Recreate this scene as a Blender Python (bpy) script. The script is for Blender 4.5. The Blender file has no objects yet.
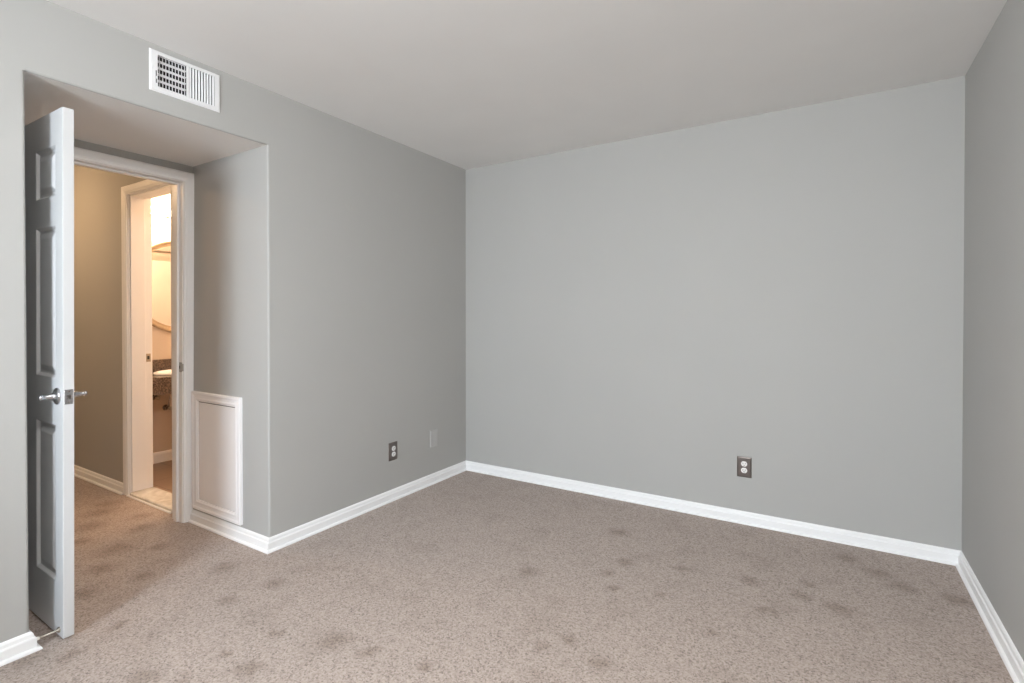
import bpy, bmesh, math, random
from mathutils import Vector, Matrix

random.seed(7)
PI = math.pi
SC = bpy.context.scene
COL = SC.collection

# ------------------------------------------------------------------ measures (metres)
W = 3.091          # bedroom width (left wall x=0, right wall x=W); back wall y=0
H = 2.44           # ceiling
YR = -5.00         # rear wall (behind the camera), holds the window
YA = -1.732        # alcove right wall / hall wall plane
YL = -2.692        # alcove left wall plane
ZS = 2.150         # alcove soffit
XD = -0.790        # wall plane of the bedroom doorway
XH = -0.905        # hall side of that wall
HX = -4.20         # end of hall
HY = -3.20         # other side of hall
BX = -2.362        # bathroom vanity wall
BY = 0.30          # bathroom far wall
BW = -1.592        # bathroom side of hall wall
BR = -0.90         # bathroom right wall

# ------------------------------------------------------------------ camera
cam_d = bpy.data.cameras.new('camera')
cam = bpy.data.objects.new('camera', cam_d)
COL.objects.link(cam)
cam_d.sensor_width = 36.0
cam_d.lens = 514.02 * 36.0 / 1024.0
cam_d.shift_y = -19.58 / 1024.0
cam_d.clip_start = 0.05
yaw, pitch, roll = 0.554708, 0.0089537, -0.0001573
F = Vector((-math.sin(yaw), math.cos(yaw), 0)); R = Vector((math.cos(yaw), math.sin(yaw), 0)); U = Vector((0, 0, 1))
F2 = F * math.cos(pitch) - U * math.sin(pitch); U2 = U * math.cos(pitch) + F * math.sin(pitch)
R2 = R * math.cos(roll) + U2 * math.sin(roll); U3 = U2 * math.cos(roll) - R * math.sin(roll)
M = Matrix((R2, U3, -F2)).transposed().to_4x4()
M.translation = Vector((2.52765, -3.36365, 1.23994))
cam.matrix_world = M
SC.camera = cam

# ------------------------------------------------------------------ world, daylight, exposure
world = bpy.data.worlds.new('world'); SC.world = world
world.use_nodes = True
bg = world.node_tree.nodes['Background']
bg.inputs[0].default_value = (0.80, 0.89, 1.0, 1)
bg.inputs[1].default_value = 1.0

def area(name, loc, rot, sx, sy, energy, color):
    l = bpy.data.lights.new(name, 'AREA'); l.shape = 'RECTANGLE'; l.size = sx; l.size_y = sy
    l.energy = energy; l.color = color
    o = bpy.data.objects.new(name, l); COL.objects.link(o); o.location = loc; o.rotation_euler = rot
    return o
WX0, WX1, WZ0, WZ1 = 0.95, 1.85, 0.75, 2.20       # the window in the rear wall
area('daylight', ((WX0 + WX1) / 2, YR - 0.45, (WZ0 + WZ1) / 2 + 0.45), (math.radians(90 - 28), 0, 0), 1.3, 1.5, 275, (0.79, 0.90, 1.0))
area('daylight_off_ground', ((WX0 + WX1) / 2, YR - 0.55, WZ0 - 0.15), (math.radians(90 + 38), 0, 0), 2.4, 1.1, 165, (1.0, 0.95, 0.87))

SC.view_settings.view_transform = 'Standard'
SC.view_settings.look = 'None'
SC.view_settings.gamma = 1.0
SC.view_settings.use_curve_mapping = False
SC.view_settings.exposure = 0.38
SC.cycles.max_bounces = 14
SC.cycles.diffuse_bounces = 9
SC.cycles.sample_clamp_indirect = 6.0

# ------------------------------------------------------------------ materials
def new_mat(name):
    m = bpy.data.materials.new(name); m.use_nodes = True
    nt = m.node_tree
    return m, nt, nt.nodes['Principled BSDF']

def mat(name, color, rough=0.5, metal=0.0, bump=None, vary=0.0, vscale=4.0, spec=None, emit=None):
    m, nt, b = new_mat(name)
    b.inputs['Base Color'].default_value = (*color, 1)
    b.inputs['Roughness'].default_value = rough
    b.inputs['Metallic'].default_value = metal
    if spec is not None: b.inputs['Specular IOR Level'].default_value = spec
    tc = nt.nodes.new('ShaderNodeTexCoord')
    if vary:
        n = nt.nodes.new('ShaderNodeTexNoise'); n.inputs['Scale'].default_value = vscale; n.inputs['Detail'].default_value = 4
        nt.links.new(tc.outputs['Object'], n.inputs['Vector'])
        r = nt.nodes.new('ShaderNodeValToRGB')
        r.color_ramp.elements[0].position = 0.3; r.color_ramp.elements[1].position = 0.7
        r.color_ramp.elements[0].color = (*[c * (1 - vary) for c in color], 1)
        r.color_ramp.elements[1].color = (*[min(1, c * (1 + vary)) for c in color], 1)
        nt.links.new(n.outputs['Fac'], r.inputs['Fac']); nt.links.new(r.outputs['Color'], b.inputs['Base Color'])
    if bump:
        n = nt.nodes.new('ShaderNodeTexNoise'); n.inputs['Scale'].default_value = bump[0]; n.inputs['Detail'].default_value = 3
        nt.links.new(tc.outputs['Object'], n.inputs['Vector'])
        bp = nt.nodes.new('ShaderNodeBump'); bp.inputs['Strength'].default_value = bump[1]; bp.inputs['Distance'].default_value = bump[2]
        nt.links.new(n.outputs['Fac'], bp.inputs['Height']); nt.links.new(bp.outputs['Normal'], b.inputs['Normal'])
    if emit:
        b.inputs['Emission Color'].default_value = (*emit[0], 1); b.inputs['Emission Strength'].default_value = emit[1]
    return m

M_WALL = mat('wall_paint', (0.435, 0.432, 0.418), 0.75, bump=(160, 0.12, 0.002), vary=0.012, vscale=2.0, spec=0.3)
M_CEIL = mat('ceiling_paint', (0.82, 0.815, 0.805), 0.9, bump=(90, 0.10, 0.002), vary=0.01, spec=0.2)
M_TRIM = mat('trim_paint', (0.89, 0.89, 0.895), 0.38, bump=(60, 0.05, 0.001), vary=0.01)
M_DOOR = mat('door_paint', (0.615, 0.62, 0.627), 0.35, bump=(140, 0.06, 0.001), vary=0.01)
M_PANEL = mat('access_panel_paint', (0.89, 0.875, 0.88), 0.42, vary=0.01)
M_PLASTER = mat('bath_paint', (0.57, 0.475, 0.39), 0.7, bump=(120, 0.1, 0.002), spec=0.3)
M_CHROME = mat('satin_chrome', (0.55, 0.55, 0.57), 0.24, 1.0, vary=0.03, vscale=60)
M_STRIKE = mat('strike_metal', (0.42, 0.41, 0.40), 0.4, 0.0, vary=0.03)
M_STEEL = mat('plate_steel', (0.235, 0.21, 0.197), 0.32, 1.0, vary=0.05, vscale=40)
M_WHITE_PLASTIC = mat('white_plastic', (0.84, 0.83, 0.82), 0.3, vary=0.01)
M_DARK = mat('dark_slot', (0.015, 0.015, 0.016), 0.7, vary=0.05)
M_VENT = mat('vent_enamel', (0.82, 0.82, 0.83), 0.4, vary=0.01)
M_DUCT = mat('duct_metal', (0.03, 0.03, 0.032), 0.6, 0.3, vary=0.05)
M_PLATE = mat('painted_plate', (0.47, 0.465, 0.455), 0.5, vary=0.01)
M_MIRROR = mat('mirror_silver', (0.93, 0.92, 0.90), 0.02, 1.0, vary=0.004)
M_FRAME = mat('mirror_frame_bronze', (0.42, 0.31, 0.20), 0.35, 0.4, vary=0.12, vscale=30)
M_PORCELAIN = mat('porcelain', (0.88, 0.87, 0.85), 0.12, vary=0.01)
M_RUBBER = mat('white_rubber', (0.82, 0.80, 0.76), 0.6, vary=0.02)
M_TUB = mat('tub_surround', (0.76, 0.70, 0.63), 0.25, vary=0.01)
M_BULB = mat('bulb_glass', (0.95, 0.92, 0.85), 0.3, emit=((1.0, 0.74, 0.50), 110.0), vary=0.005)
M_HALLBULB = mat('hall_shade_glass', (0.95, 0.92, 0.85), 0.3, emit=((1.0, 0.64, 0.34), 58.0), vary=0.005)
M_BATHBULB = mat('bath_shade_glass', (0.95, 0.92, 0.85), 0.3, emit=((1.0, 0.69, 0.43), 44.0), vary=0.005)
M_FILLBULB = mat('fill_shade_glass', (0.95, 0.92, 0.85), 0.3, emit=((1.0, 0.965, 0.92), 170.0), vary=0.005)
M_BRASS = mat('aged_nickel', (0.45, 0.40, 0.33), 0.35, 1.0, vary=0.05)

def granite():
    m, nt, b = new_mat('granite')
    tc = nt.nodes.new('ShaderNodeTexCoord')
    v = nt.nodes.new('ShaderNodeTexVoronoi'); v.inputs['Scale'].default_value = 170
    n = nt.nodes.new('ShaderNodeTexNoise'); n.inputs['Scale'].default_value = 60; n.inputs['Detail'].default_value = 6
    nt.links.new(tc.outputs['Object'], v.inputs['Vector']); nt.links.new(tc.outputs['Object'], n.inputs['Vector'])
    sep = nt.nodes.new('ShaderNodeSeparateColor'); nt.links.new(v.outputs['Color'], sep.inputs[0])
    a = nt.nodes.new('ShaderNodeMath'); a.operation = 'ADD'
    nt.links.new(sep.outputs[0], a.inputs[0]); nt.links.new(n.outputs['Fac'], a.inputs[1])
    h = nt.nodes.new('ShaderNodeMath'); h.operation = 'MULTIPLY'; h.inputs[1].default_value = 0.5; nt.links.new(a.outputs[0], h.inputs[0])
    r = nt.nodes.new('ShaderNodeValToRGB')
    e = r.color_ramp.elements
    e[0].position = 0.25; e[0].color = (0.035, 0.025, 0.02, 1)
    e[1].position = 0.8; e[1].color = (0.24, 0.165, 0.12, 1)
    x = e.new(0.5); x.color = (0.085, 0.055, 0.04, 1)
    nt.links.new(h.outputs[0], r.inputs['Fac']); nt.links.new(r.outputs['Color'], b.inputs['Base Color'])
    b.inputs['Roughness'].default_value = 0.15
    return m
M_GRANITE = granite()

def marble():
    m, nt, b = new_mat('marble')
    tc = nt.nodes.new('ShaderNodeTexCoord')
    n = nt.nodes.new('ShaderNodeTexNoise'); n.inputs['Scale'].default_value = 9; n.inputs['Detail'].default_value = 8; n.inputs['Distortion'].default_value = 1.5
    nt.links.new(tc.outputs['Object'], n.inputs['Vector'])
    r = nt.nodes.new('ShaderNodeValToRGB'); e = r.color_ramp.elements
    e[0].position = 0.35; e[0].color = (0.62, 0.58, 0.52, 1); e[1].position = 0.6; e[1].color = (0.80, 0.77, 0.72, 1)
    nt.links.new(n.outputs['Fac'], r.inputs['Fac']); nt.links.new(r.outputs['Color'], b.inputs['Base Color'])
    b.inputs['Roughness'].default_value = 0.2
    return m
M_MARBLE = marble()

def tile():
    m, nt, b = new_mat('bathroom_tile')
    tc = nt.nodes.new('ShaderNodeTexCoord')
    br = nt.nodes.new('ShaderNodeTexBrick'); br.offset = 0.0
    br.inputs['Scale'].default_value = 1.0; br.inputs['Brick Width'].default_value = 0.305; br.inputs['Row Height'].default_value = 0.305
    br.inputs['Mortar Size'].default_value = 0.003
    br.inputs['Color1'].default_value = (0.36, 0.25, 0.18, 1); br.inputs['Color2'].default_value = (0.33, 0.23, 0.165, 1)
    br.inputs['Mortar'].default_value = (0.20, 0.15, 0.115, 1)
    nt.links.new(tc.outputs['Object'], br.inputs['Vector']); nt.links.new(br.outputs['Color'], b.inputs['Base Color'])
    b.inputs['Roughness'].default_value = 0.35
    return m
M_TILE = tile()

SPOTS = [(-0.02,-1.96,.059),(0.33,-1.92,.047),(0.29,-2.11,.039),(0.69,-2.15,.035),(0.91,-2.06,.061),(0.64,-2.32,.022),(0.52,-2.53,.049),(0.79,-2.32,.049),(0.65,-2.47,.027),(-0.72,-2.15,.08),(0.10,-2.46,.032),(0.16,-2.62,.033),(-0.99,-2.22,.044),(-0.27,-2.21,.043),(-1.42,-1.97,.076),(-0.92,-1.95,.059),(1.61,-1.66,.026),(1.68,-1.58,.034),(1.83,-1.64,.043),(1.31,-1.99,.025),(1.65,-0.86,.041),(1.61,-1.01,.029),(1.69,-1.13,.027),(1.89,-1.07,.027),(1.28,-1.20,.044),(1.08,-2.04,.037),(1.49,-0.53,.052),(1.91,-0.78,.034),(2.30,-0.96,.038),(2.42,-0.75,.04),(2.57,-0.78,.055),(2.60,-0.21,.062),(2.73,-0.32,.058),(3.01,-0.43,.057),(2.21,-0.72,.038),(2.81,-0.42,.055),(2.45,-0.62,.028),(2.14,-1.24,.024),(-1.2,-2.1,.07),(-1.55,-1.88,.08),(-0.52,-2.28,.06),(-1.12,-1.86,.05),(-0.32,-2.42,.05),(-0.55,-2.02,.045),(0.06,-2.72,.05)]
def carpet():
    m, nt, b = new_mat('carpet')
    N = nt.nodes.new; L = nt.links.new
    tc = N('ShaderNodeTexCoord'); P = tc.outputs['Object']
    # distorted position, so that the trodden patches have ragged edges
    dn = N('ShaderNodeTexNoise'); dn.inputs['Scale'].default_value = 22; dn.inputs['Detail'].default_value = 4; L(P, dn.inputs['Vector'])
    ds = N('ShaderNodeVectorMath'); ds.operation = 'SUBTRACT'; L(dn.outputs['Color'], ds.inputs[0]); ds.inputs[1].default_value = (.5, .5, .5)
    dm = N('ShaderNodeVectorMath'); dm.operation = 'MULTIPLY'; L(ds.outputs[0], dm.inputs[0]); dm.inputs[1].default_value = (.10, .10, 0)
    dp = N('ShaderNodeVectorMath'); dp.operation = 'ADD'; L(P, dp.inputs[0]); L(dm.outputs[0], dp.inputs[1])
    prev = None
    for (x, y, r) in SPOTS:
        d = N('ShaderNodeVectorMath'); d.operation = 'DISTANCE'; L(dp.outputs[0], d.inputs[0]); d.inputs[1].default_value = (x, y, 0)
        mr = N('ShaderNodeMapRange'); mr.interpolation_type = 'SMOOTHSTEP'
        mr.inputs['From Min'].default_value = r * 0.0; mr.inputs['From Max'].default_value = r * 1.8
        mr.inputs['To Min'].default_value = 1.0; mr.inputs['To Max'].default_value = 0.0
        L(d.outputs['Value'], mr.inputs['Value'])
        if prev is None: prev = mr.outputs[0]
        else:
            mx = N('ShaderNodeMath'); mx.operation = 'MAXIMUM'; L(prev, mx.inputs[0]); L(mr.outputs[0], mx.inputs[1]); prev = mx.outputs[0]
    # broad mottling of the pile
    bn = N('ShaderNodeTexNoise'); bn.inputs['Scale'].default_value = 5.0; bn.inputs['Detail'].default_value = 5; bn.inputs['Roughness'].default_value = 0.6; L(P, bn.inputs['Vector'])
    br = N('ShaderNodeMapRange'); L(bn.outputs['Fac'], br.inputs['Value'])
    br.inputs['From Min'].default_value = 0.52; br.inputs['From Max'].default_value = 0.72; br.inputs['To Min'].default_value = 0.0; br.inputs['To Max'].default_value = 0.45
    dark = N('ShaderNodeMath'); dark.operation = 'MAXIMUM'; L(prev, dark.inputs[0]); L(br.outputs[0], dark.inputs[1])
    # tufts
    fn = N('ShaderNodeTexNoise'); fn.inputs['Scale'].default_value = 92; fn.inputs['Detail'].default_value = 5; fn.inputs['Roughness'].default_value = 0.9; L(P, fn.inputs['Vector'])
    ramp = N('ShaderNodeValToRGB'); e = ramp.color_ramp.elements
    e[0].position = 0.36; e[0].color = (0.16, 0.126, 0.106, 1)
    e[1].position = 0.62; e[1].color = (0.485, 0.403, 0.358, 1)
    x = e.new(0.46); x.color = (0.358, 0.290, 0.252, 1)
    vo = N('ShaderNodeTexVoronoi'); vo.inputs['Scale'].default_value = 180; L(P, vo.inputs['Vector'])
    sp_ = N('ShaderNodeSeparateColor'); L(vo.outputs['Color'], sp_.inputs[0])
    mv = N('ShaderNodeMapRange'); L(sp_.outputs[0], mv.inputs['Value']); mv.inputs['To Min'].default_value = 0.30; mv.inputs['To Max'].default_value = 0.70
    av = N('ShaderNodeMix'); av.data_type = 'FLOAT'; av.inputs[0].default_value = 0.5; L(fn.outputs['Fac'], av.inputs[2]); L(mv.outputs[0], av.inputs[3])
    L(av.outputs[0], ramp.inputs['Fac'])
    mul = N('ShaderNodeMix'); mul.data_type = 'RGBA'; mul.blend_type = 'MULTIPLY'
    fac = N('ShaderNodeMath'); fac.operation = 'MULTIPLY'; L(dark.outputs[0], fac.inputs[0]); fac.inputs[1].default_value = 0.75
    L(fac.outputs[0], mul.inputs[0]); L(ramp.outputs['Color'], mul.inputs[6]); mul.inputs[7].default_value = (0.60, 0.56, 0.52, 1)
    L(mul.outputs[2], b.inputs['Base Color'])
    b.inputs['Roughness'].default_value = 1.0; b.inputs['Specular IOR Level'].default_value = 0.05
    b.inputs['Sheen Weight'].default_value = 0.15; b.inputs['Sheen Roughness'].default_value = 0.6
    bp = N('ShaderNodeBump'); bp.inputs['Strength'].default_value = 0.35; bp.inputs['Distance'].default_value = 0.008
    L(fn.outputs['Fac'], bp.inputs['Height']); L(bp.outputs['Normal'], b.inputs['Normal'])
    return m
M_CARPET = carpet()

def pane_mat():
    m = bpy.data.materials.new('window_glass'); m.use_nodes = True; nt = m.node_tree
    for n in list(nt.nodes): nt.nodes.remove(n)
    o = nt.nodes.new('ShaderNodeOutputMaterial'); t = nt.nodes.new('ShaderNodeBsdfTransparent'); g = nt.nodes.new('ShaderNodeBsdfGlossy')
    g.inputs['Roughness'].default_value = 0.02
    fr = nt.nodes.new('ShaderNodeFresnel'); mx = nt.nodes.new('ShaderNodeMixShader')
    nt.links.new(fr.outputs[0], mx.inputs[0]); nt.links.new(t.outputs[0], mx.inputs[1]); nt.links.new(g.outputs[0], mx.inputs[2])
    nt.links.new(mx.outputs[0], o.inputs['Surface'])
    return m
M_GLASS = pane_mat()

# ------------------------------------------------------------------ mesh helpers (world coordinates)
def bm_new(): return bmesh.new()

def box(bm, x0, x1, y0, y1, z0, z1, bev=0.0, seg=2):
    t = bmesh.new()
    bmesh.ops.create_cube(t, size=1.0)
    for v in t.verts:
        v.co = Vector(((x0 + x1) / 2 + v.co.x * (x1 - x0), (y0 + y1) / 2 + v.co.y * (y1 - y0), (z0 + z1) / 2 + v.co.z * (z1 - z0)))
    if bev:
        bmesh.ops.bevel(t, geom=t.edges[:], offset=bev, segments=seg, affect='EDGES', profile=0.5)
    merge(bm, t)

def merge(bm, t):
    me = bpy.data.meshes.new('tmp'); t.to_mesh(me); t.free()
    bm.from_mesh(me); bpy.data.meshes.remove(me)

def prism(bm, pts, axis, a, b):
    """pts: 2D outline; axis 'z': (x,y), 'y': (x,z), 'x': (y,z)."""
    def mk(p, h):
        if axis == 'z': return (p[0], p[1], h)
        if axis == 'y': return (p[0], h, p[1])
        return (h, p[0], p[1])
    t = bmesh.new()
    A = [t.verts.new(mk(p, a)) for p in pts]; B = [t.verts.new(mk(p, b)) for p in pts]
    n = len(pts)
    t.faces.new(A); t.faces.new(B[::-1])
    for i in range(n):
        t.faces.new((A[i], B[i], B[(i + 1) % n], A[(i + 1) % n]))
    bmesh.ops.recalc_face_normals(t, faces=t.faces[:])
    merge(bm, t)

def arc(cx, cy, r, a0, a1, n=6):
    return [(cx + r * math.cos(a0 + (a1 - a0) * i / n), cy + r * math.sin(a0 + (a1 - a0) * i / n)) for i in range(n + 1)]

def sweep(bm, path, profile, mp, closed=False, trim=None):
    """profile (offset to the right of travel, height) swept along a 2D path with mitres; mp(p,q,h) -> 3D."""
    n = len(path); P = [Vector(p) for p in path]
    def nrm(a, b):
        d = (b - a).normalized(); return Vector((d.y, -d.x))
    offs = []
    for i in range(n):
        if closed or 0 < i < n - 1:
            n1 = nrm(P[i - 1], P[i]); n2 = nrm(P[i], P[(i + 1) % n])
            m = n1 + n2; m = m / m.dot(n1)
        elif i == 0: m = nrm(P[0], P[1])
        else: m = nrm(P[-2], P[-1])
        offs.append(m)
    idx = list(range(n)) if trim is None else list(range(trim[0], trim[1] + 1))
    t = bmesh.new(); rows = []
    for i in idx:
        rows.append([t.verts.new(mp(*(P[i] + offs[i] * o), h)) for (o, h) in profile])
    k = len(profile); m = len(rows)
    for i in range(m if closed else m - 1):
        a, b = rows[i], rows[(i + 1) % m]
        for j in range(k):
            t.faces.new((a[j], a[(j + 1) % k], b[(j + 1) % k], b[j]))
    if not closed:
        t.faces.new(rows[0]); t.faces.new(rows[-1][::-1])
    bmesh.ops.recalc_face_normals(t, faces=t.faces[:])
    merge(bm, t)

def lathe(bm, prof, origin, axis, n=28, smooth=True):
    """prof: (radius, distance along axis)."""
    axis = Vector(axis).normalized(); o = Vector(origin)
    a = axis.orthogonal().normalized(); b = axis.cross(a)
    t = bmesh.new(); rings = []
    for (r, d) in prof:
        if r < 1e-6: rings.append([t.verts.new(o + axis * d)])
        else: rings.append([t.verts.new(o + axis * d + (a * math.cos(2 * PI * i / n) + b * math.sin(2 * PI * i / n)) * r) for i in range(n)])
    for i in range(len(rings) - 1):
        p, q = rings[i], rings[i + 1]
        for j in range(n):
            j2 = (j + 1) % n
            if len(p) == 1 and len(q) == 1: continue
            if len(p) == 1: t.faces.new((p[0], q[j2], q[j]))
            elif len(q) == 1: t.faces.new((p[j], p[j2], q[0]))
            else: t.faces.new((p[j], p[j2], q[j2], q[j]))
    if len(rings[0]) > 1: t.faces.new(rings[0][::-1])
    if len(rings[-1]) > 1: t.faces.new(rings[-1])
    bmesh.ops.recalc_face_normals(t, faces=t.faces[:])
    if smooth:
        for f in t.faces: f.smooth = True
    merge(bm, t)

def tube(bm, pts, r, n=10):
    pts = [Vector(p) for p in pts]; t = bmesh.new(); rings = []
    a = None
    for i, p in enumerate(pts):
        d = ((pts[min(i + 1, len(pts) - 1)] - pts[max(i - 1, 0)])).normalized()
        if a is None: a = d.orthogonal().normalized()
        a = (a - d * a.dot(d)).normalized(); b = d.cross(a)
        rings.append([t.verts.new(p + (a * math.cos(2 * PI * k / n) + b * math.sin(2 * PI * k / n)) * r) for k in range(n)])
    for i in range(len(rings) - 1):
        for k in range(n):
            f = t.faces.new((rings[i][k], rings[i][(k + 1) % n], rings[i + 1][(k + 1) % n], rings[i + 1][k])); f.smooth = True
    t.faces.new(rings[0][::-1]); t.faces.new(rings[-1])
    bmesh.ops.recalc_face_normals(t, faces=t.faces[:])
    merge(bm, t)

def root_of(o):
    while o.parent: o = o.parent
    return o

def obj(name, bm, m, parent=None, org=(0, 0, 0)):
    """link bm (world coordinates) as one mesh object; a top-level one gets its origin at org."""
    L = root_of(parent).location if parent else Vector(org)
    for v in bm.verts: v.co -= L
    me = bpy.data.meshes.new(name); bm.to_mesh(me); bm.free()
    me.materials.append(m)
    o = bpy.data.objects.new(name, me); COL.objects.link(o)
    if parent: o.parent = parent
    else: o.location = L
    return o

def tag(o, label, cat, group=None, kind=None):
    o['label'] = label; o['category'] = cat
    if group: o['group'] = group
    if kind: o['kind'] = kind
    return o

def thing(name, label, cat, loc, group=None, kind=None):
    o = bpy.data.objects.new(name, None); COL.objects.link(o); o.location = loc; o.empty_display_size = 0.05
    return tag(o, label, cat, group, kind)

def struct(name, bm, m, label, cat): return tag(obj(name, bm, m), label, cat, kind='structure')

# ------------------------------------------------------------------ floors and ceiling
bm = bm_new(); box(bm, HX - .12, W + .12, YR - .12, YA + .0, -0.06, 0); box(bm, XD, W + .12, YA, 0.12, -0.06, 0)
struct('floor', bm, M_CARPET, 'speckled beige cut pile carpet with trodden darker patches', 'floor')
bm = bm_new(); box(bm, BX - .12, XD - .001, YA + .0005, BY + .12, -0.06, -0.004)
struct('floor_bathroom', bm, M_TILE, 'brown square tiled floor of the bathroom past the marble threshold', 'floor')
bm = bm_new(); box(bm, HX - .12, W + .12, YR - .12, BY + .12, H, H + .1)
struct('ceiling', bm, M_CEIL, 'smooth flat white ceiling over the whole bedroom', 'ceiling')

# ------------------------------------------------------------------ walls
RB = 0.010
T = 0.12
bm = bm_new()
# right of the alcove: L-shaped plan with a rounded outside corner
L_out = [(-T, 0.0), (0, 0.0)] + arc(-RB, YA + RB, RB, 0, -PI / 2) + [(XH, YA), (XH, BW), (-T, BW)]
prism(bm, L_out, 'z', 0, ZS)
box(bm, -T, 0, YA, 0, ZS, H)
# left of the alcove
L_in = [(-T, YR), (-T, YL - T), (XH, YL - T), (XH, YL)] + arc(-RB, YL - RB, RB, PI / 2, 0) + [(0, YR)]
prism(bm, L_in, 'z', 0, ZS)
box(bm, -T, 0, YR, YL, ZS, H)
# header over the alcove with the duct opening, rounded soffit edge
VY0, VY1, VZ0, VZ1 = -2.254, -2.012, 2.250, 2.398
sof = arc(-RB, ZS + RB, RB, 0, -PI / 2) + [(-RB, ZS + .012), (XD, ZS + .012), (XD, ZS + .09), (-T, ZS + .09)]
def header(y0, y1, top):
    prism(bm, [(-T, top), (0, top)] + sof, 'y', y0, y1)
header(YL, VY0, H); header(VY0, VY1, VZ0); header(VY1, YA, H)
box(bm, -T, 0, VY0, VY1, VZ1, H)
struct('wall_left', bm, M_WALL, 'light grey painted left wall with the recessed doorway alcove', 'wall')

bm = bm_new(); box(bm, XD - .06, -RB, YL - .0, YA + .0, ZS, ZS + .012)
struct('ceiling_alcove', bm, M_CEIL, 'low white painted soffit over the doorway alcove', 'ceiling')

DY0, DY1, DZ = -2.607, -1.788, 2.047        # clear opening of the bedroom doorway
J = 0.018
bm = bm_new()
box(bm, XH, XD, YL - .0, DY0 - J, 0, ZS + .0); box(bm, XH, XD, DY1 + J, YA, 0, ZS); box(bm, XH, XD, DY0 - J, DY1 + J, DZ + J, ZS)
box(bm, XH, XD, YL, YA, ZS, H)
struct('wall_alcove', bm, M_WALL, 'narrow grey wall around the doorway at the back of the alcove', 'wall')

bm = bm_new(); box(bm, -T, W + T, 0, T, 0, H)
struct('wall_back', bm, M_WALL, 'wide empty light grey back wall with one outlet', 'wall')
bm = bm_new(); box(bm, W, W + T, YR - T, 0, 0, H)
struct('wall_right', bm, M_WALL, 'light grey right wall at the edge of the view', 'wall')
bm = bm_new()
box(bm, -T, WX0, YR - T, YR, 0, H); box(bm, WX1, W, YR - T, YR, 0, H); box(bm, WX0, WX1, YR - T, YR, 0, WZ0); box(bm, WX0, WX1, YR - T, YR, WZ1, H)
struct('wall_rear', bm, M_WALL, 'light grey rear wall holding the window', 'wall')

BDX0, BDX1, BDZ = -1.618, -1.010, 2.088      # bathroom doorway
bm = bm_new()
box(bm, HX, BDX0 - J, YA, BW, 0, H); box(bm, BDX1 + J, XH, YA, BW, 0, H); box(bm, BDX0 - J, BDX1 + J, YA, BW, BDZ + J, H)
struct('wall_hall', bm, M_WALL, 'grey hallway wall with the bathroom doorway, warmly lit', 'wall')
bm = bm_new(); box(bm, HX - T, HX, HY - T, BW, 0, H); box(bm, HX, XH, HY - T, HY, 0, H); box(bm, XH, XH + T, HY, YL - T, 0, H)
struct('wall_hall_far', bm, M_WALL, 'grey end and side walls closing the hallway', 'wall')
bm = bm_new(); box(bm, BX - T, BX, BW, BY, 0, H); box(bm, BX - T, BR + T, BY, BY + T, 0, H)
struct('wall_bathroom', bm, M_PLASTER, 'tan bathroom wall behind the round mirror and sink', 'wall')
bm = bm_new(); box(bm, BR, BR + T, BW, BY, 0, H)
struct('wall_bathroom_right', bm, M_PLASTER, 'tan bathroom wall opposite the mirror', 'wall')
bm = bm_new()
box(bm, BR - .012, BR, BW + .25, BY, 0.0, 1.865, 0.004)
struct('trim_4', bm, M_TUB, 'white tub surround panel facing the round mirror', 'wall panel')
t = thing('curtain_rod', 'thin bronze shower curtain rod seen in the round mirror', 'curtain rod', (BR - .06, -.65, 1.965))
bm = bm_new(); tube(bm, [(BR - .06, BW + .012, 1.965), (BR - .06, BY - .012, 1.965)], 0.0125); obj('rod', bm, M_BRASS, t)
for yy, dd in ((BW, 1), (BY, -1)):
    bm = bm_new(); lathe(bm, [(0, 0), (.03, 0), (.03, .006), (.016, .014), (0, .014)], (BR - .06, yy, 1.965), (0, dd, 0)); obj('flange', bm, M_BRASS, t)

# ------------------------------------------------------------------ baseboards
BH = 0.071
BASE = [(0, 0), (.029, 0), (.029, .004), (.026, .009), (.020, .0115), (.0165, .0125), (.0160, .044), (.0145, .0475), (.0105, .0505), (.0095, .056), (.0088, .062), (.0055, .068), (0, BH)]
flat = lambda p, q, h: (p, q, h)
ring = [(XD + .018, YA), (0, YA), (0, 0), (W, 0), (W, YR), (0, YR), (0, YL), (XD + .018, YL)]
def base(name, a, b, label):
    bm = bm_new(); sweep(bm, ring, BASE, flat, trim=(a, b)); return struct(name, bm, M_TRIM, label, 'baseboard')
base('baseboard_left', 0, 2, 'white baseboard running around the alcove corner along the left wall')
base('baseboard_back', 2, 3, 'white baseboard along the back wall')
base('baseboard_right', 3, 4, 'white baseboard along the right wall')
base('baseboard_rear', 4, 5, 'white baseboard along the rear wall')
base('baseboard_left_near', 5, 7, 'white baseboard end beside the open door at lower left')
bm = bm_new(); sweep(bm, [(HX, HY), (HX, YA), (BDX0 - .060, YA)], BASE, flat)
struct('baseboard_hall', bm, M_TRIM, 'white baseboard in the hallway left of the bathroom doorway', 'baseboard')
bm = bm_new(); sweep(bm, [(BX, BW), (BX, BY)], [(0, -.004), (.013, -.004), (.013, .066), (.008, .080), (0, .088)], flat)
struct('baseboard_bathroom', bm, M_TRIM, 'white baseboard on bathroom wall under the sink', 'baseboard')

# ------------------------------------------------------------------ door frames (trim) with casings
CAS = [(0, 0), (0, .0075), (.002, .0095), (.010, .0105), (.0125, .0108), (.0145, .0130), (.019, .0142), (.046, .0172), (.052, .0168), (.0555, .0140), (.057, .011), (.057, 0)]
CW = 0.057
def casing(bm, mp, u0, u1, top, reveal=.004):
    sweep(bm, [(u1 + reveal, 0), (u1 + reveal, top + reveal), (u0 - reveal, top + reveal), (u0 - reveal, 0)], CAS, mp)

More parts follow.
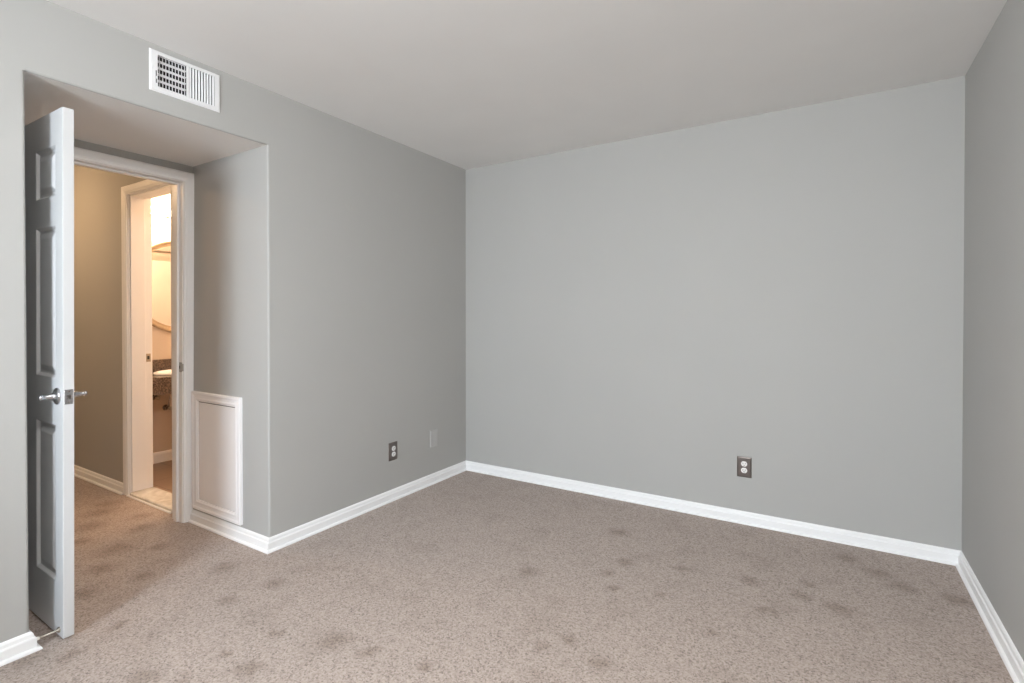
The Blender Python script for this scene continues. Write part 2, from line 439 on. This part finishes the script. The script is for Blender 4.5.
t1 = thing('trim_1', 'white painted frame and casing of the bedroom doorway in the alcove', 'door frame', (XD, (DY0 + DY1) / 2, 0), kind='structure')
bm = bm_new()
box(bm, XH, XD, DY0 - J, DY0, 0, DZ + J); box(bm, XH, XD, DY1, DY1 + J, 0, DZ + J); box(bm, XH, XD, DY0, DY1, DZ, DZ + J)
obj('jamb', bm, M_TRIM, t1)
bm = bm_new(); s = .012; xs0, xs1 = XD - .078, XD - .040
box(bm, xs0, xs1, DY0, DY0 + s, 0, DZ, .002); box(bm, xs0, xs1, DY1 - s, DY1, 0, DZ, .002); box(bm, xs0, xs1, DY0 + s, DY1 - s, DZ - s, DZ, .002)
obj('door_stop_strip', bm, M_TRIM, t1)
bm = bm_new(); casing(bm, lambda u, v, h: (XD + h, u, v), DY0, DY1, DZ); obj('casing', bm, M_TRIM, t1)
bm = bm_new(); casing(bm, lambda u, v, h: (XH - h, u, v), DY0, DY1, DZ); obj('casing', bm, M_TRIM, t1)
# strike plate on the right jamb, with its curved lip on the room side
bm = bm_new(); zc = 0.940
box(bm, XD - .034, XD - .001, DY1 - .0018, DY1 - .0002, zc - .029, zc + .029)
prism(bm, [(XD - .002, DY1 - .0018), (XD + .003, DY1 - .0014), (XD + .007, DY1 + .0012), (XD + .0082, DY1 + .0038), (XD + .007, DY1 + .0038), (XD + .006, DY1 + .0018), (XD + .0025, DY1 - .0004), (XD - .002, DY1 - .0004)], 'z', zc - .022, zc + .022)
sp = obj('strike_plate', bm, M_STRIKE, t1); sp['label'] = 'satin metal strike plate'
bm = bm_new(); box(bm, XD - .030, XD - .021, DY1 - .0024, DY1 - .0016, zc - .009, zc + .009); obj('latch_hole', bm, M_DARK, sp)

t2 = thing('trim_2', 'white painted frame and casing of the bathroom doorway off the hall', 'door frame', ((BDX0 + BDX1) / 2, YA, 0), kind='structure')
bm = bm_new()
box(bm, BDX0 - J, BDX0, YA, BW, 0, BDZ + J); box(bm, BDX1, BDX1 + J, YA, BW, 0, BDZ + J); box(bm, BDX0, BDX1, YA, BW, BDZ, BDZ + J)
obj('jamb', bm, M_TRIM, t2)
bm = bm_new(); y0, y1 = YA + .012, BW - .040
box(bm, BDX0, BDX0 + s, y0, y1, .021, BDZ, .002); box(bm, BDX1 - s, BDX1, y0, y1, .021, BDZ, .002); box(bm, BDX0 + s, BDX1 - s, y0, y1, BDZ - s, BDZ, .002)
obj('door_stop_strip', bm, M_TRIM, t2)
bm = bm_new(); casing(bm, lambda u, v, h: (u, YA - h, v), BDX0, BDX1, BDZ); obj('casing', bm, M_TRIM, t2)
bm = bm_new(); casing(bm, lambda u, v, h: (u, BW + h, v), BDX0, BDX1, BDZ); obj('casing', bm, M_TRIM, t2)
bm = bm_new(); zc = 0.952
box(bm, BDX0 - .0005, BDX0 + .0016, BW - .032, BW - .004, zc - .029, zc + .029, .0006, 1)
sp = obj('strike_plate', bm, M_BRASS, t2); sp['label'] = 'satin nickel strike plate'
bm = bm_new(); box(bm, BDX0 + .001, BDX0 + .0022, BW - .026, BW - .012, zc - .012, zc + .012); obj('latch_hole', bm, M_DARK, sp)

bm = bm_new()
prism(bm, [(YA + .002, .003), (YA + .002, .013), (YA + .009, .018), (BW + .010, .018), (BW + .018, .012), (BW + .018, -.004), (YA + .002, -.004)], 'x', BDX0, BDX1)
struct('trim_3', bm, M_MARBLE, 'cream marble threshold in the bathroom doorway', 'threshold')
bm = bm_new(); prism(bm, [(YA - .020, .0), (YA - .018, .006), (YA - .012, .009), (YA - .007, .006), (YA - .005, 0)], 'x', BDX0, BDX1)
struct('trim_5', bm, M_TRIM, 'thin white strip edging the hall carpet before the marble threshold', 'edge strip')

# ------------------------------------------------------------------ the open six panel door
DX0, DX1 = XD + .008, 0.036              # hinge edge, free edge
FY0, FY1 = -2.6055, -2.5705              # room face, hall face
FZ0, FZ1 = 0.024, 2.046
d = thing('door_1', 'white six panel door standing open into the room at far left', 'door', (DX0, FY1, 0), kind='structure')
pan_x = [(DX1 - .278, DX1 - .070), (DX0 + .070, DX0 + .278)]
pan_z = [(.229, .836), (1.018, 1.608), (1.722, 1.916)]
def door_leaf(bm):
    t = bmesh.new()
    xs = sorted({DX0, DX1, *[v for p in pan_x for v in p]}); zs = sorted({FZ0, FZ1, *[v for p in pan_z for v in p]})
    rings = [(0, 0), (.003, .002), (.010, .0105), (.015, .0112), (.021, .0112), (.040, .004), (.045, .003)]
    for (yf, sg) in ((FY0, 1), (FY1, -1)):
        for i in range(len(xs) - 1):
            for j in range(len(zs) - 1):
                cell = (xs[i], xs[i + 1], zs[j], zs[j + 1])
                ispan = any(abs(cell[0] - a) < 1e-6 and abs(cell[1] - b_) < 1e-6 for a, b_ in pan_x) and any(abs(cell[2] - a) < 1e-6 and abs(cell[3] - b_) < 1e-6 for a, b_ in pan_z)
                def rect(o, dep):
                    return [t.verts.new((x, yf + sg * dep, z)) for x, z in ((cell[0] + o, cell[2] + o), (cell[1] - o, cell[2] + o), (cell[1] - o, cell[3] - o), (cell[0] + o, cell[3] - o))]
                if not ispan: t.faces.new(rect(0, 0))
                else:
                    prev = rect(0, 0)
                    for (o, dep) in rings[1:]:
                        cur = rect(o, dep)
                        for k in range(4): t.faces.new((prev[k], prev[(k + 1) % 4], cur[(k + 1) % 4], cur[k]))
                        prev = cur
                    t.faces.new(prev)
    def q(*c): t.faces.new([t.verts.new(v) for v in c])
    for i in range(len(xs) - 1):
        for z in (FZ0, FZ1): q((xs[i], FY0, z), (xs[i + 1], FY0, z), (xs[i + 1], FY1, z), (xs[i], FY1, z))
    for j in range(len(zs) - 1):
        for x in (DX0, DX1): q((x, FY0, zs[j]), (x, FY0, zs[j + 1]), (x, FY1, zs[j + 1]), (x, FY1, zs[j]))
    bmesh.ops.remove_doubles(t, verts=t.verts[:], dist=1e-5)
    bmesh.ops.recalc_face_normals(t, faces=t.faces[:])
    sel = [e for e in t.edges if all(abs(v.co.x - DX1) < 1e-6 for v in e.verts) and (all(abs(v.co.y - FY0) < 1e-6 for v in e.verts) or all(abs(v.co.y - FY1) < 1e-6 for v in e.verts))]
    bmesh.ops.bevel(t, geom=sel, offset=.0018, segments=2, affect='EDGES', profile=.5)
    merge(bm, t)
bm = bm_new(); door_leaf(bm); obj('leaf', bm, M_DOOR, d)
HXc, HZc = DX1 - .052, 0.951
for yf, sg in ((FY0, -1), (FY1, 1)):
    bm = bm_new()
    lathe(bm, [(0, 0), (.0325, 0), (.0325, .003), (.030, .0065), (.022, .0095), (.0165, .012), (.0125, .018), (.0105, .026), (.0085, .034), (.0085, .046), (.0105, .0475), (.0110, .051), (.0095, .0545), (.006, .0562), (0, .0568)], (HXc, yf, HZc), (0, sg, 0))
    o = obj('door_handle', bm, M_CHROME, d); o['label'] = 'chrome door handle on round rose'
bm = bm_new(); ym = (FY0 + FY1) / 2
box(bm, DX1 - .001, DX1 + .0014, ym - .0127, ym + .0127, HZc - .0285, HZc + .0285, .0006, 1)
lp = obj('latch_plate', bm, M_CHROME, d); lp['label'] = 'satin metal latch plate on the door edge'
bm = bm_new(); prism(bm, [(DX1, ym - .006), (DX1 + .0105, ym - .004), (DX1 + .0045, ym + .006), (DX1, ym + .006)], 'z', HZc - .0075, HZc + .0075); obj('latch_bolt', bm, M_STEEL, lp)
for dz in (-.021, .021):
    bm = bm_new(); lathe(bm, [(0, 0), (.0035, 0), (.003, .0008), (0, .001)], (DX1 + .0014, ym, HZc + dz), (1, 0, 0), 12); obj('screw', bm, M_STEEL, lp)
# hinges on the hinge side
for zc in (0.25, 1.05, 1.83):
    bm = bm_new(); lathe(bm, [(0, -.046), (.003, -.046), (.0058, -.044), (.0058, .044), (.003, .046), (0, .046)], (DX0 - .004, FY0 + .0005, zc), (0, 0, 1), 14)
    obj('hinge', bm, M_CHROME, d)
# rigid doorstop screwed to the foot of the door
bm = bm_new(); sx, sz = DX1 - .036, .048
lathe(bm, [(0, 0), (.011, 0), (.011, .003), (.006, .008), (.0035, .010), (.0035, .064), (0, .064)], (sx, FY0, sz), (0, -1, 0), 16)
ds = obj('doorstop', bm, M_BRASS, d); ds['label'] = 'thin metal doorstop rod at the foot of the door'
bm = bm_new(); lathe(bm, [(0, .060), (.0055, .060), (.0065, .064), (.0065, .078), (.005, .081), (0, .081)], (sx, FY0, sz), (0, -1, 0), 16); obj('rubber_tip', bm, M_RUBBER, ds)

# ------------------------------------------------------------------ air supply register over the alcove
PY0, PY1, PZ0, PZ1 = -2.285, -1.981, 2.234, 2.414
v = thing('air_vent', 'white metal air supply register high on the left wall above the alcove', 'air vent', (0, (PY0 + PY1) / 2, PZ0))
wv, hv = PY1 - PY0, PZ1 - PZ0
fy = lambda f: PY0 + wv * f
fz = lambda f: PZ1 - hv * f
oa = (fy(.103), fy(.492), fz(.885), fz(.095)); ob = (fy(.530), fy(.912), fz(.885), fz(.095))
bm = bm_new(); XF = .007
# stamped face: bevelled rim, two openings
sweep(bm, [(PY0, PZ0), (PY0, PZ1), (PY1, PZ1), (PY1, PZ0)], [(0, .0), (.0, .002), (.006, XF), (.014, XF), (.014, XF - .0015), (.007, .003), (.002, .0)], lambda p, q, h: (h, p, q), closed=True)
def plate(y0, y1, z0, z1): box(bm, XF - .0015, XF, y0, y1, z0, z1)
a0, a1, a2, a3 = PY0 + .014, PY1 - .014, PZ0 + .014, PZ1 - .014
plate(a0, oa[0], a2, a3); plate(oa[1], ob[0], a2, a3); plate(ob[1], a1, a2, a3)
for o_ in (oa, ob):
    if o_[3] < a3: plate(o_[0], o_[1], o_[3], a3)
    if o_[2] > a2: plate(o_[0], o_[1], a2, o_[2])
obj('faceplate', bm, M_VENT, v)
# left bank: nine upright fins behind five open rows, turned along the view
bm = bm_new()
def fin(yc, z0, z1, depth, ang, x0, th=.0011):
    c, s_ = math.cos(ang), math.sin(ang)
    pts = []
    for (dd, tt) in ((0, -th), (0, th), (-depth, th), (-depth, -th)):
        pts.append((x0 + dd * c - tt * s_, yc + dd * s_ + tt * c))
    prism(bm, pts, 'z', z0, z1)
for k in range(10):
    fin(oa[0] + (oa[1] - oa[0]) * (k + .0) / 9.0, oa[2], oa[3], .016, math.radians(-30), XF - .017, .0012)
obj('upright_fins', bm, M_VENT, v)
bm = bm_new()
rows = 5
for k in range(rows + 1):
    zc = oa[2] + (oa[3] - oa[2]) * k / rows
    prism(bm, [(XF - .0015, zc + .0030), (XF - .0125, zc - .0030), (XF - .0130, zc - .0020), (XF - .0020, zc + .0040)], 'y', oa[0], oa[1])
obj('cross_bars', bm, M_VENT, v)
# right bank: upright louvres turned across the view, leaving thin slits
bm = bm_new(); nl = 9
for k in range(nl):
    yc = ob[0] + (ob[1] - ob[0]) * (k + .75) / nl
    fin(yc, ob[2], ob[3], .0085, math.radians(42), XF - .001, .0007)
obj('louvres', bm, M_VENT, v)
bm = bm_new()
box(bm, -.10, -.098, VY0, VY1, VZ0, VZ1); box(bm, -.10, -.0005, VY0, VY0 + .002, VZ0, VZ1); box(bm, -.10, -.0005, VY1 - .002, VY1, VZ0, VZ1)
box(bm, -.10, -.0005, VY0, VY1, VZ0, VZ0 + .002); box(bm, -.10, -.0005, VY0, VY1, VZ1 - .002, VZ1)
o = obj('duct', bm, M_DUCT, v); o['label'] = 'dark duct behind the grille'
bm = bm_new(); box(bm, XF - .0005, XF + .0006, fy(.076), fy(.088), fz(.80), fz(.50)); sl = obj('damper_slot', bm, M_DARK, v); sl['label'] = 'dark slot of the damper lever'
bm = bm_new(); box(bm, XF, XF + .010, fy(.079), fy(.085), fz(.70), fz(.64), .0008); obj('damper_lever', bm, M_VENT, sl)
for f_ in (.045, .955):
    bm = bm_new(); lathe(bm, [(0, 0), (.0042, 0), (.0035, .0015), (0, .002)], (XF - .0002, fy(f_), fz(.42 if f_ < .5 else .5)), (1, 0, 0), 14); obj('screw', bm, M_VENT, v)

# ------------------------------------------------------------------ wall plates
def frame_map(plane, c):
    """(across, up, out) from the plate centre; 'left' = wall x=0 facing +x, 'back' = wall y=0 facing -y."""
    if plane == 'left': return lambda a, b, h: (h, c[1] + a, c[2] + b)
    return lambda a, b, h: (c[0] + a, -h, c[2] + b)
def plate_bm(mp, w, h, th=.0055, bev=.007):
    b = bmesh.new()
    def rr(ww, hh, r, z):
        pts = []
        for (cx, cy, a) in ((ww - r, hh - r, 0), (-ww + r, hh - r, PI / 2), (-ww + r, -hh + r, PI), (ww - r, -hh + r, 1.5 * PI)):
            pts += [(cx + r * math.cos(a + PI / 2 * i / 3), cy + r * math.sin(a + PI / 2 * i / 3)) for i in range(4)]
        return [b.verts.new(mp(x, y, z)) for x, y in pts]
    R_ = [rr(w / 2, h / 2, .003, 0), rr(w / 2, h / 2, .003, .0008), rr(w / 2 - bev * .5, h / 2 - bev * .5, .003, th * .72), rr(w / 2 - bev, h / 2 - bev, .003, th)]
    n = len(R_[0])
    for i in range(3):
        for k in range(n): b.faces.new((R_[i][k], R_[i][(k + 1) % n], R_[i + 1][(k + 1) % n], R_[i + 1][k]))
    b.faces.new(R_[-1]); b.faces.new(R_[0][::-1])
    bmesh.ops.recalc_face_normals(b, faces=b.faces[:])
    return b
def outlet(plane, c, label):
    mp = frame_map(plane, c)
    t = thing('wall_outlet', label, 'outlet', (c[0], c[1], c[2] - .06), 'duplex outlets')
    ax = Vector(mp(0, 0, 1)) - Vector(mp(0, 0, 0))
    o = obj('cover_plate', plate_bm(mp, .081, .124), M_STEEL, t); o['label'] = 'brownish steel cover plate'
    for s_ in (-1, 1):
        # receptacle face: a disc with flattened top and bottom
        t_ = bmesh.new(); zc = s_ * .0195
        def ringv(r, hh, z):
            out = []
            for i in range(28):
                a = 2 * PI * i / 28; out.append(t_.verts.new(mp(r * math.cos(a), zc + max(-hh, min(hh, r * math.sin(a))), z)))
            return out
        A, B, C_ = ringv(.0172, .0155, .003), ringv(.0172, .0155, .0072), ringv(.0162, .0147, .0080)
        for X, Y in ((A, B), (B, C_)):
            for k in range(28): t_.faces.new((X[k], X[(k + 1) % 28], Y[(k + 1) % 28], Y[k]))
        t_.faces.new(C_); t_.faces.new(A[::-1]); bmesh.ops.recalc_face_normals(t_, faces=t_.faces[:])
        r = obj('receptacle', t_, M_WHITE_PLASTIC, t); r['label'] = 'white receptacle face'
        b2 = bmesh.new()
        for (aw, ah, ac, bc) in ((.0024, .0095, -.0063, .003), (.0024, .0075, .0063, .003)):
            p0 = mp(ac - aw / 2, zc + bc - ah / 2, .0075); p1 = mp(ac + aw / 2, zc + bc + ah / 2, .0083)
            box(b2, min(p0[0], p1[0]), max(p0[0], p1[0]), min(p0[1], p1[1]), max(p0[1], p1[1]), p0[2], p1[2])
        lathe(b2, [(0, 0), (.0026, 0), (.0026, .0008), (0, .0008)], mp(0, zc - .0075, .0075), ax, 12)
        obj('slots', b2, M_DARK, r)
    b3 = bmesh.new(); lathe(b3, [(0, 0), (.0036, 0), (.0030, .0014), (0, .0018)], mp(0, 0, .0052), ax, 14); obj('screw', b3, M_CHROME, t)
    return t
outlet('left', (0, -.822, .329), 'steel plate duplex outlet on the left wall beside the blank plate')
outlet('back', (2.090, 0, .338), 'steel plate duplex outlet low on the wide back wall')
t = thing('blank_wall_plate', 'blank grey painted wall plate near the corner, right of the steel outlet', 'wall plate', (0, -.400, .271))
mp = frame_map('left', (0, -.400, .333))
obj('cover_plate', plate_bm(mp, .086, .130), M_PLATE, t)
for dz in (-.030, .030):
    b3 = bmesh.new(); lathe(b3, [(0, 0), (.0034, 0), (.0030, .0012), (0, .0016)], mp(0, dz, .0052), (1, 0, 0), 14); obj('screw', b3, M_PLATE, t)

# ------------------------------------------------------------------ access panel on the alcove side wall
ax0, ax1, az0, az1 = -.752, -.243, .088, .795
p = thing('access_panel', 'white framed access panel low on the alcove wall right of the doorway', 'access panel', ((ax0 + ax1) / 2, YA, az0))
bm = bm_new()
PF = [(0, 0), (0, .016), (.003, .0185), (.012, .0185), (.016, .0165), (.020, .0135), (.036, .0125), (.040, .0145), (.047, .0145), (.051, .011), (.058, .008), (.058, 0)]
sweep(bm, [(ax0, az0), (ax0, az1), (ax1, az1), (ax1, az0)], PF, lambda u, v_, h: (u, YA - h, v_), closed=True)
obj('frame', bm, M_PANEL, p)
bm = bm_new(); box(bm, ax0 + .060, ax1 - .060, YA - .0055, YA - .0005, az0 + .060, az1 - .0635, .0012)
obj('panel_board', bm, M_PANEL, p)
bm = bm_new(); box(bm, ax0 + .058, ax1 - .058, YA - .0022, YA - .0002, az0 + .058, az1 - .058)
o = obj('recess', bm, M_DARK, p); o['label'] = 'dark gap around the board'

# ------------------------------------------------------------------ bathroom: vanity, valves, mirror, light
CY0, CY1, CX, CZ = BW + .004, 0.10, -1.862, .775
vt = thing('bathroom_vanity', 'wall hung dark granite counter with white oval basin in the bathroom', 'sink counter', (BX, -.75, 0))
SKx, SKy, SA, SB = -2.085, -1.055, .205, .315
bm = bm_new()
# countertop with an oval cut-out, built as a ring of quads
def counter(bm):
    t = bmesh.new(); n = 48
    x0, x1, y0, y1 = BX + .002, CX, CY0, CY1
    def edge_pt(a):
        dx, dy = math.cos(a), math.sin(a); best = 9
        for (o_, d_, lo, hi) in ((SKx, dx, x0, x1), (SKy, dy, y0, y1)):
            if d_ > 1e-9: best = min(best, (hi - o_) / d_)
            if d_ < -1e-9: best = min(best, (lo - o_) / d_)
        return SKx + dx * best, SKy + dy * best
    angs = sorted([2 * PI * i / n for i in range(n)] + [math.atan2(yy - SKy, xx - SKx) % (2 * PI) for xx in (x0, x1) for yy in (y0, y1)])
    n = len(angs); V = {}
    for lev, z in enumerate((CZ, CZ - .03)):
        V[lev, 'o'] = [t.verts.new((*edge_pt(a), z)) for a in angs]
        V[lev, 'i'] = [t.verts.new((SKx + (SA - .012) * math.cos(a), SKy + (SB - .012) * math.sin(a), z)) for a in angs]
    for k in range(n):
        k2 = (k + 1) % n
        t.faces.new((V[0, 'o'][k], V[0, 'o'][k2], V[0, 'i'][k2], V[0, 'i'][k])); t.faces.new((V[1, 'o'][k], V[1, 'o'][k2], V[1, 'i'][k2], V[1, 'i'][k]))
        t.faces.new((V[0, 'o'][k], V[0, 'o'][k2], V[1, 'o'][k2], V[1, 'o'][k])); t.faces.new((V[0, 'i'][k], V[0, 'i'][k2], V[1, 'i'][k2], V[1, 'i'][k]))
    bmesh.ops.recalc_face_normals(t, faces=t.faces[:]); merge(bm, t)
counter(bm); obj('countertop', bm, M_GRANITE, vt)
bm = bm_new(); box(bm, BX + .002, BX + .022, CY0, CY1, CZ, CZ + .105, .002); obj('backsplash', bm, M_GRANITE, vt)
bm = bm_new(); box(bm, CX - .022, CX - .002, CY0, CY1, CZ - .132, CZ - .030, .002); obj('apron', bm, M_GRANITE, vt)
def oval(prof, bm):
    t = bmesh.new(); n = 48; rings = []
    for (f_, z) in prof:
        rings.append([t.verts.new((SKx + SA * f_ * math.cos(2 * PI * i / n), SKy + SB * f_ * math.sin(2 * PI * i / n), z)) for i in range(n)])
    for A, B in zip(rings, rings[1:]):
        for k in range(n): f = t.faces.new((A[k], A[(k + 1) % n], B[(k + 1) % n], B[k])); f.smooth = True
    t.faces.new(rings[-1]); t.faces.new(rings[0][::-1]); bmesh.ops.recalc_face_normals(t, faces=t.faces[:]); merge(bm, t)
bm = bm_new(); oval([(.60, CZ - .150), (.86, CZ - .110), (.93, CZ - .030), (.93, CZ + .0005), (1.0, CZ + .0005), (1.005, CZ + .008), (.985, CZ + .018), (.95, CZ + .020), (.90, CZ + .014), (.86, CZ - .01), (.80, CZ - .075), (.55, CZ - .125), (.12, CZ - .135), (.06, CZ - .135)], bm)
o = obj('basin', bm, M_PORCELAIN, vt); o['label'] = 'white oval porcelain basin'
def valve(y, z, label):
    t = thing('shutoff_valve', label, 'valve', (BX, y, z), 'supply valves below the basin')
    bm = bm_new(); lathe(bm, [(0, 0), (.026, 0), (.024, .006), (.009, .010), (.008, .045), (.011, .046), (.011, .072), (0, .073)], (BX, y, z), (1, 0, 0), 18); obj('body', bm, M_CHROME, t)
    bm = bm_new(); tube(bm, [(BX + .058, y, z + .008), (BX + .058, y, z + .06), (BX + .066, y + .012, z + .12), (BX + .085, y + .03, CZ - .034)], .005); obj('supply_tube', bm, M_CHROME, t)
    bm = bm_new(); lathe(bm, [(0, 0), (.007, 0), (.007, .006), (.017, .010), (.017, .018), (0, .020)], (BX + .072, y, z), (1, 0, 0), 18); obj('handle', bm, M_BRASS, t)
valve(-1.262, .563, 'upper left metal supply valve under the granite counter')
valve(-1.165, .461, 'lower right metal supply valve under the granite counter')

MY, MZ, MR = -1.048, 1.512, .408
mr = thing('round_mirror', 'large round mirror with bronze frame above the bathroom counter', 'mirror', (BX, MY, MZ - MR))
bm = bm_new(); lathe(bm, [(MR - .050, .006), (MR - .050, .016), (MR - .044, .020), (MR - .036, .017), (MR - .030, .022), (MR - .014, .030), (MR - .004, .026), (MR, .016), (MR, .001)], (BX, MY, MZ), (1, 0, 0), 72)
# open the caps of the ring
bmesh.ops.delete(bm, geom=[f for f in bm.faces if len(f.verts) > 8], context='FACES_ONLY')
obj('frame', bm, M_FRAME, mr)
bm = bm_new(); lathe(bm, [(0, .002), (MR - .046, .002), (MR - .046, .008), (0, .008)], (BX, MY, MZ), (1, 0, 0), 72, smooth=False); obj('mirror_glass', bm, M_MIRROR, mr)

vl = thing('vanity_light', 'bright warm vanity light bar over the round mirror', 'wall lamp', (BX, MY, 2.06))
bm = bm_new(); box(bm, BX, BX + .03, MY - .30, MY + .30, 2.105, 2.185, .006); obj('back_plate', bm, M_CHROME, vl)
for k in (-1, 0, 1):
    bm = bm_new(); yc = MY + k * .20
    lathe(bm, [(0, .030), (.022, .030), (.022, .050), (.016, .055), (.016, .065), (0, .065)], (BX, yc, 2.145), (1, 0, 0), 18); hd = obj('lamp_holder', bm, M_CHROME, vl)
    bm = bm_new(); lathe(bm, [(0, .066)] + [(.058 * math.sin(a), .122 - .058 * math.cos(a)) for a in [PI * i / 14 for i in range(2, 14)]] + [(0, .180)], (BX, yc, 2.145), (1, 0, 0), 24); b_ = obj('bulb', bm, M_BULB, hd); b_['label'] = 'glowing warm white globe bulb'

# ------------------------------------------------------------------ hall and bathroom ceiling lamps, added bedroom fill lamp
def dome(x, y, m, label):
    t = thing('ceiling_light', label, 'ceiling lamp', (x, y, H))
    bm = bm_new(); lathe(bm, [(0, 0), (.15, 0), (.15, .018), (.140, .024), (0, .024)], (x, y, H), (0, 0, -1), 36); obj('base', bm, M_BRASS, t)
    bm = bm_new(); lathe(bm, [(0, .025), (.138, .025), (.136, .045), (.118, .075), (.08, .097), (.035, .107), (0, .109)], (x, y, H), (0, 0, -1), 36); o = obj('shade', bm, m, t); o['label'] = 'glowing glass dome'
dome(-2.42, -2.55, M_HALLBULB, 'warm dome lamp on the hallway ceiling')
dome(2.30, -3.10, M_FILLBULB, 'unseen white dome lamp added on the bedroom ceiling as fill light')  # added lamp, out of view, lifts the ambient light on walls and alcove
dome(-1.30, -0.85, M_BATHBULB, 'warm dome lamp on the bathroom ceiling')

# ------------------------------------------------------------------ bedroom window behind the camera
w = thing('window_1', 'white double hung window in the rear wall', 'window', ((WX0 + WX1) / 2, YR, WZ0), kind='structure')
bm = bm_new()
fw = .045
box(bm, WX0, WX0 + fw, YR - T, YR - .01, WZ0, WZ1); box(bm, WX1 - fw, WX1, YR - T, YR - .01, WZ0, WZ1)
box(bm, WX0 + fw, WX1 - fw, YR - T, YR - .01, WZ0, WZ0 + fw); box(bm, WX0 + fw, WX1 - fw, YR - T, YR - .01, WZ1 - fw, WZ1)
obj('window_frame', bm, M_TRIM, w)
bm = bm_new(); zc = (WZ0 + WZ1) / 2; box(bm, WX0 + fw, WX1 - fw, YR - .09, YR - .05, zc - .02, zc + .02, .003); obj('meeting_rail', bm, M_TRIM, w)
for z0, z1 in ((WZ0 + fw, zc - .02), (zc + .02, WZ1 - fw)):
    bm = bm_new(); box(bm, WX0 + fw, WX1 - fw, YR - .072, YR - .068, z0, z1); obj('pane', bm, M_GLASS, w)
bm = bm_new(); box(bm, WX0 - .05, WX1 + .05, YR - .01, YR + .035, WZ0 - .025, WZ0, .004); obj('window_sill', bm, M_TRIM, w)

# ------------------------------------------------------------------ the doorway wall stands a degree out of plumb; its frame and door with it
LEAN = Matrix.Translation((XD, 0, 0)) @ Matrix.Rotation(0.0177, 4, 'Y') @ Matrix.Translation((-XD, 0, 0))
for n_ in ('wall_alcove', 'trim_1', 'door_1'):
    o = bpy.data.objects[n_]
    o.matrix_world = LEAN @ Matrix.Translation(o.location)
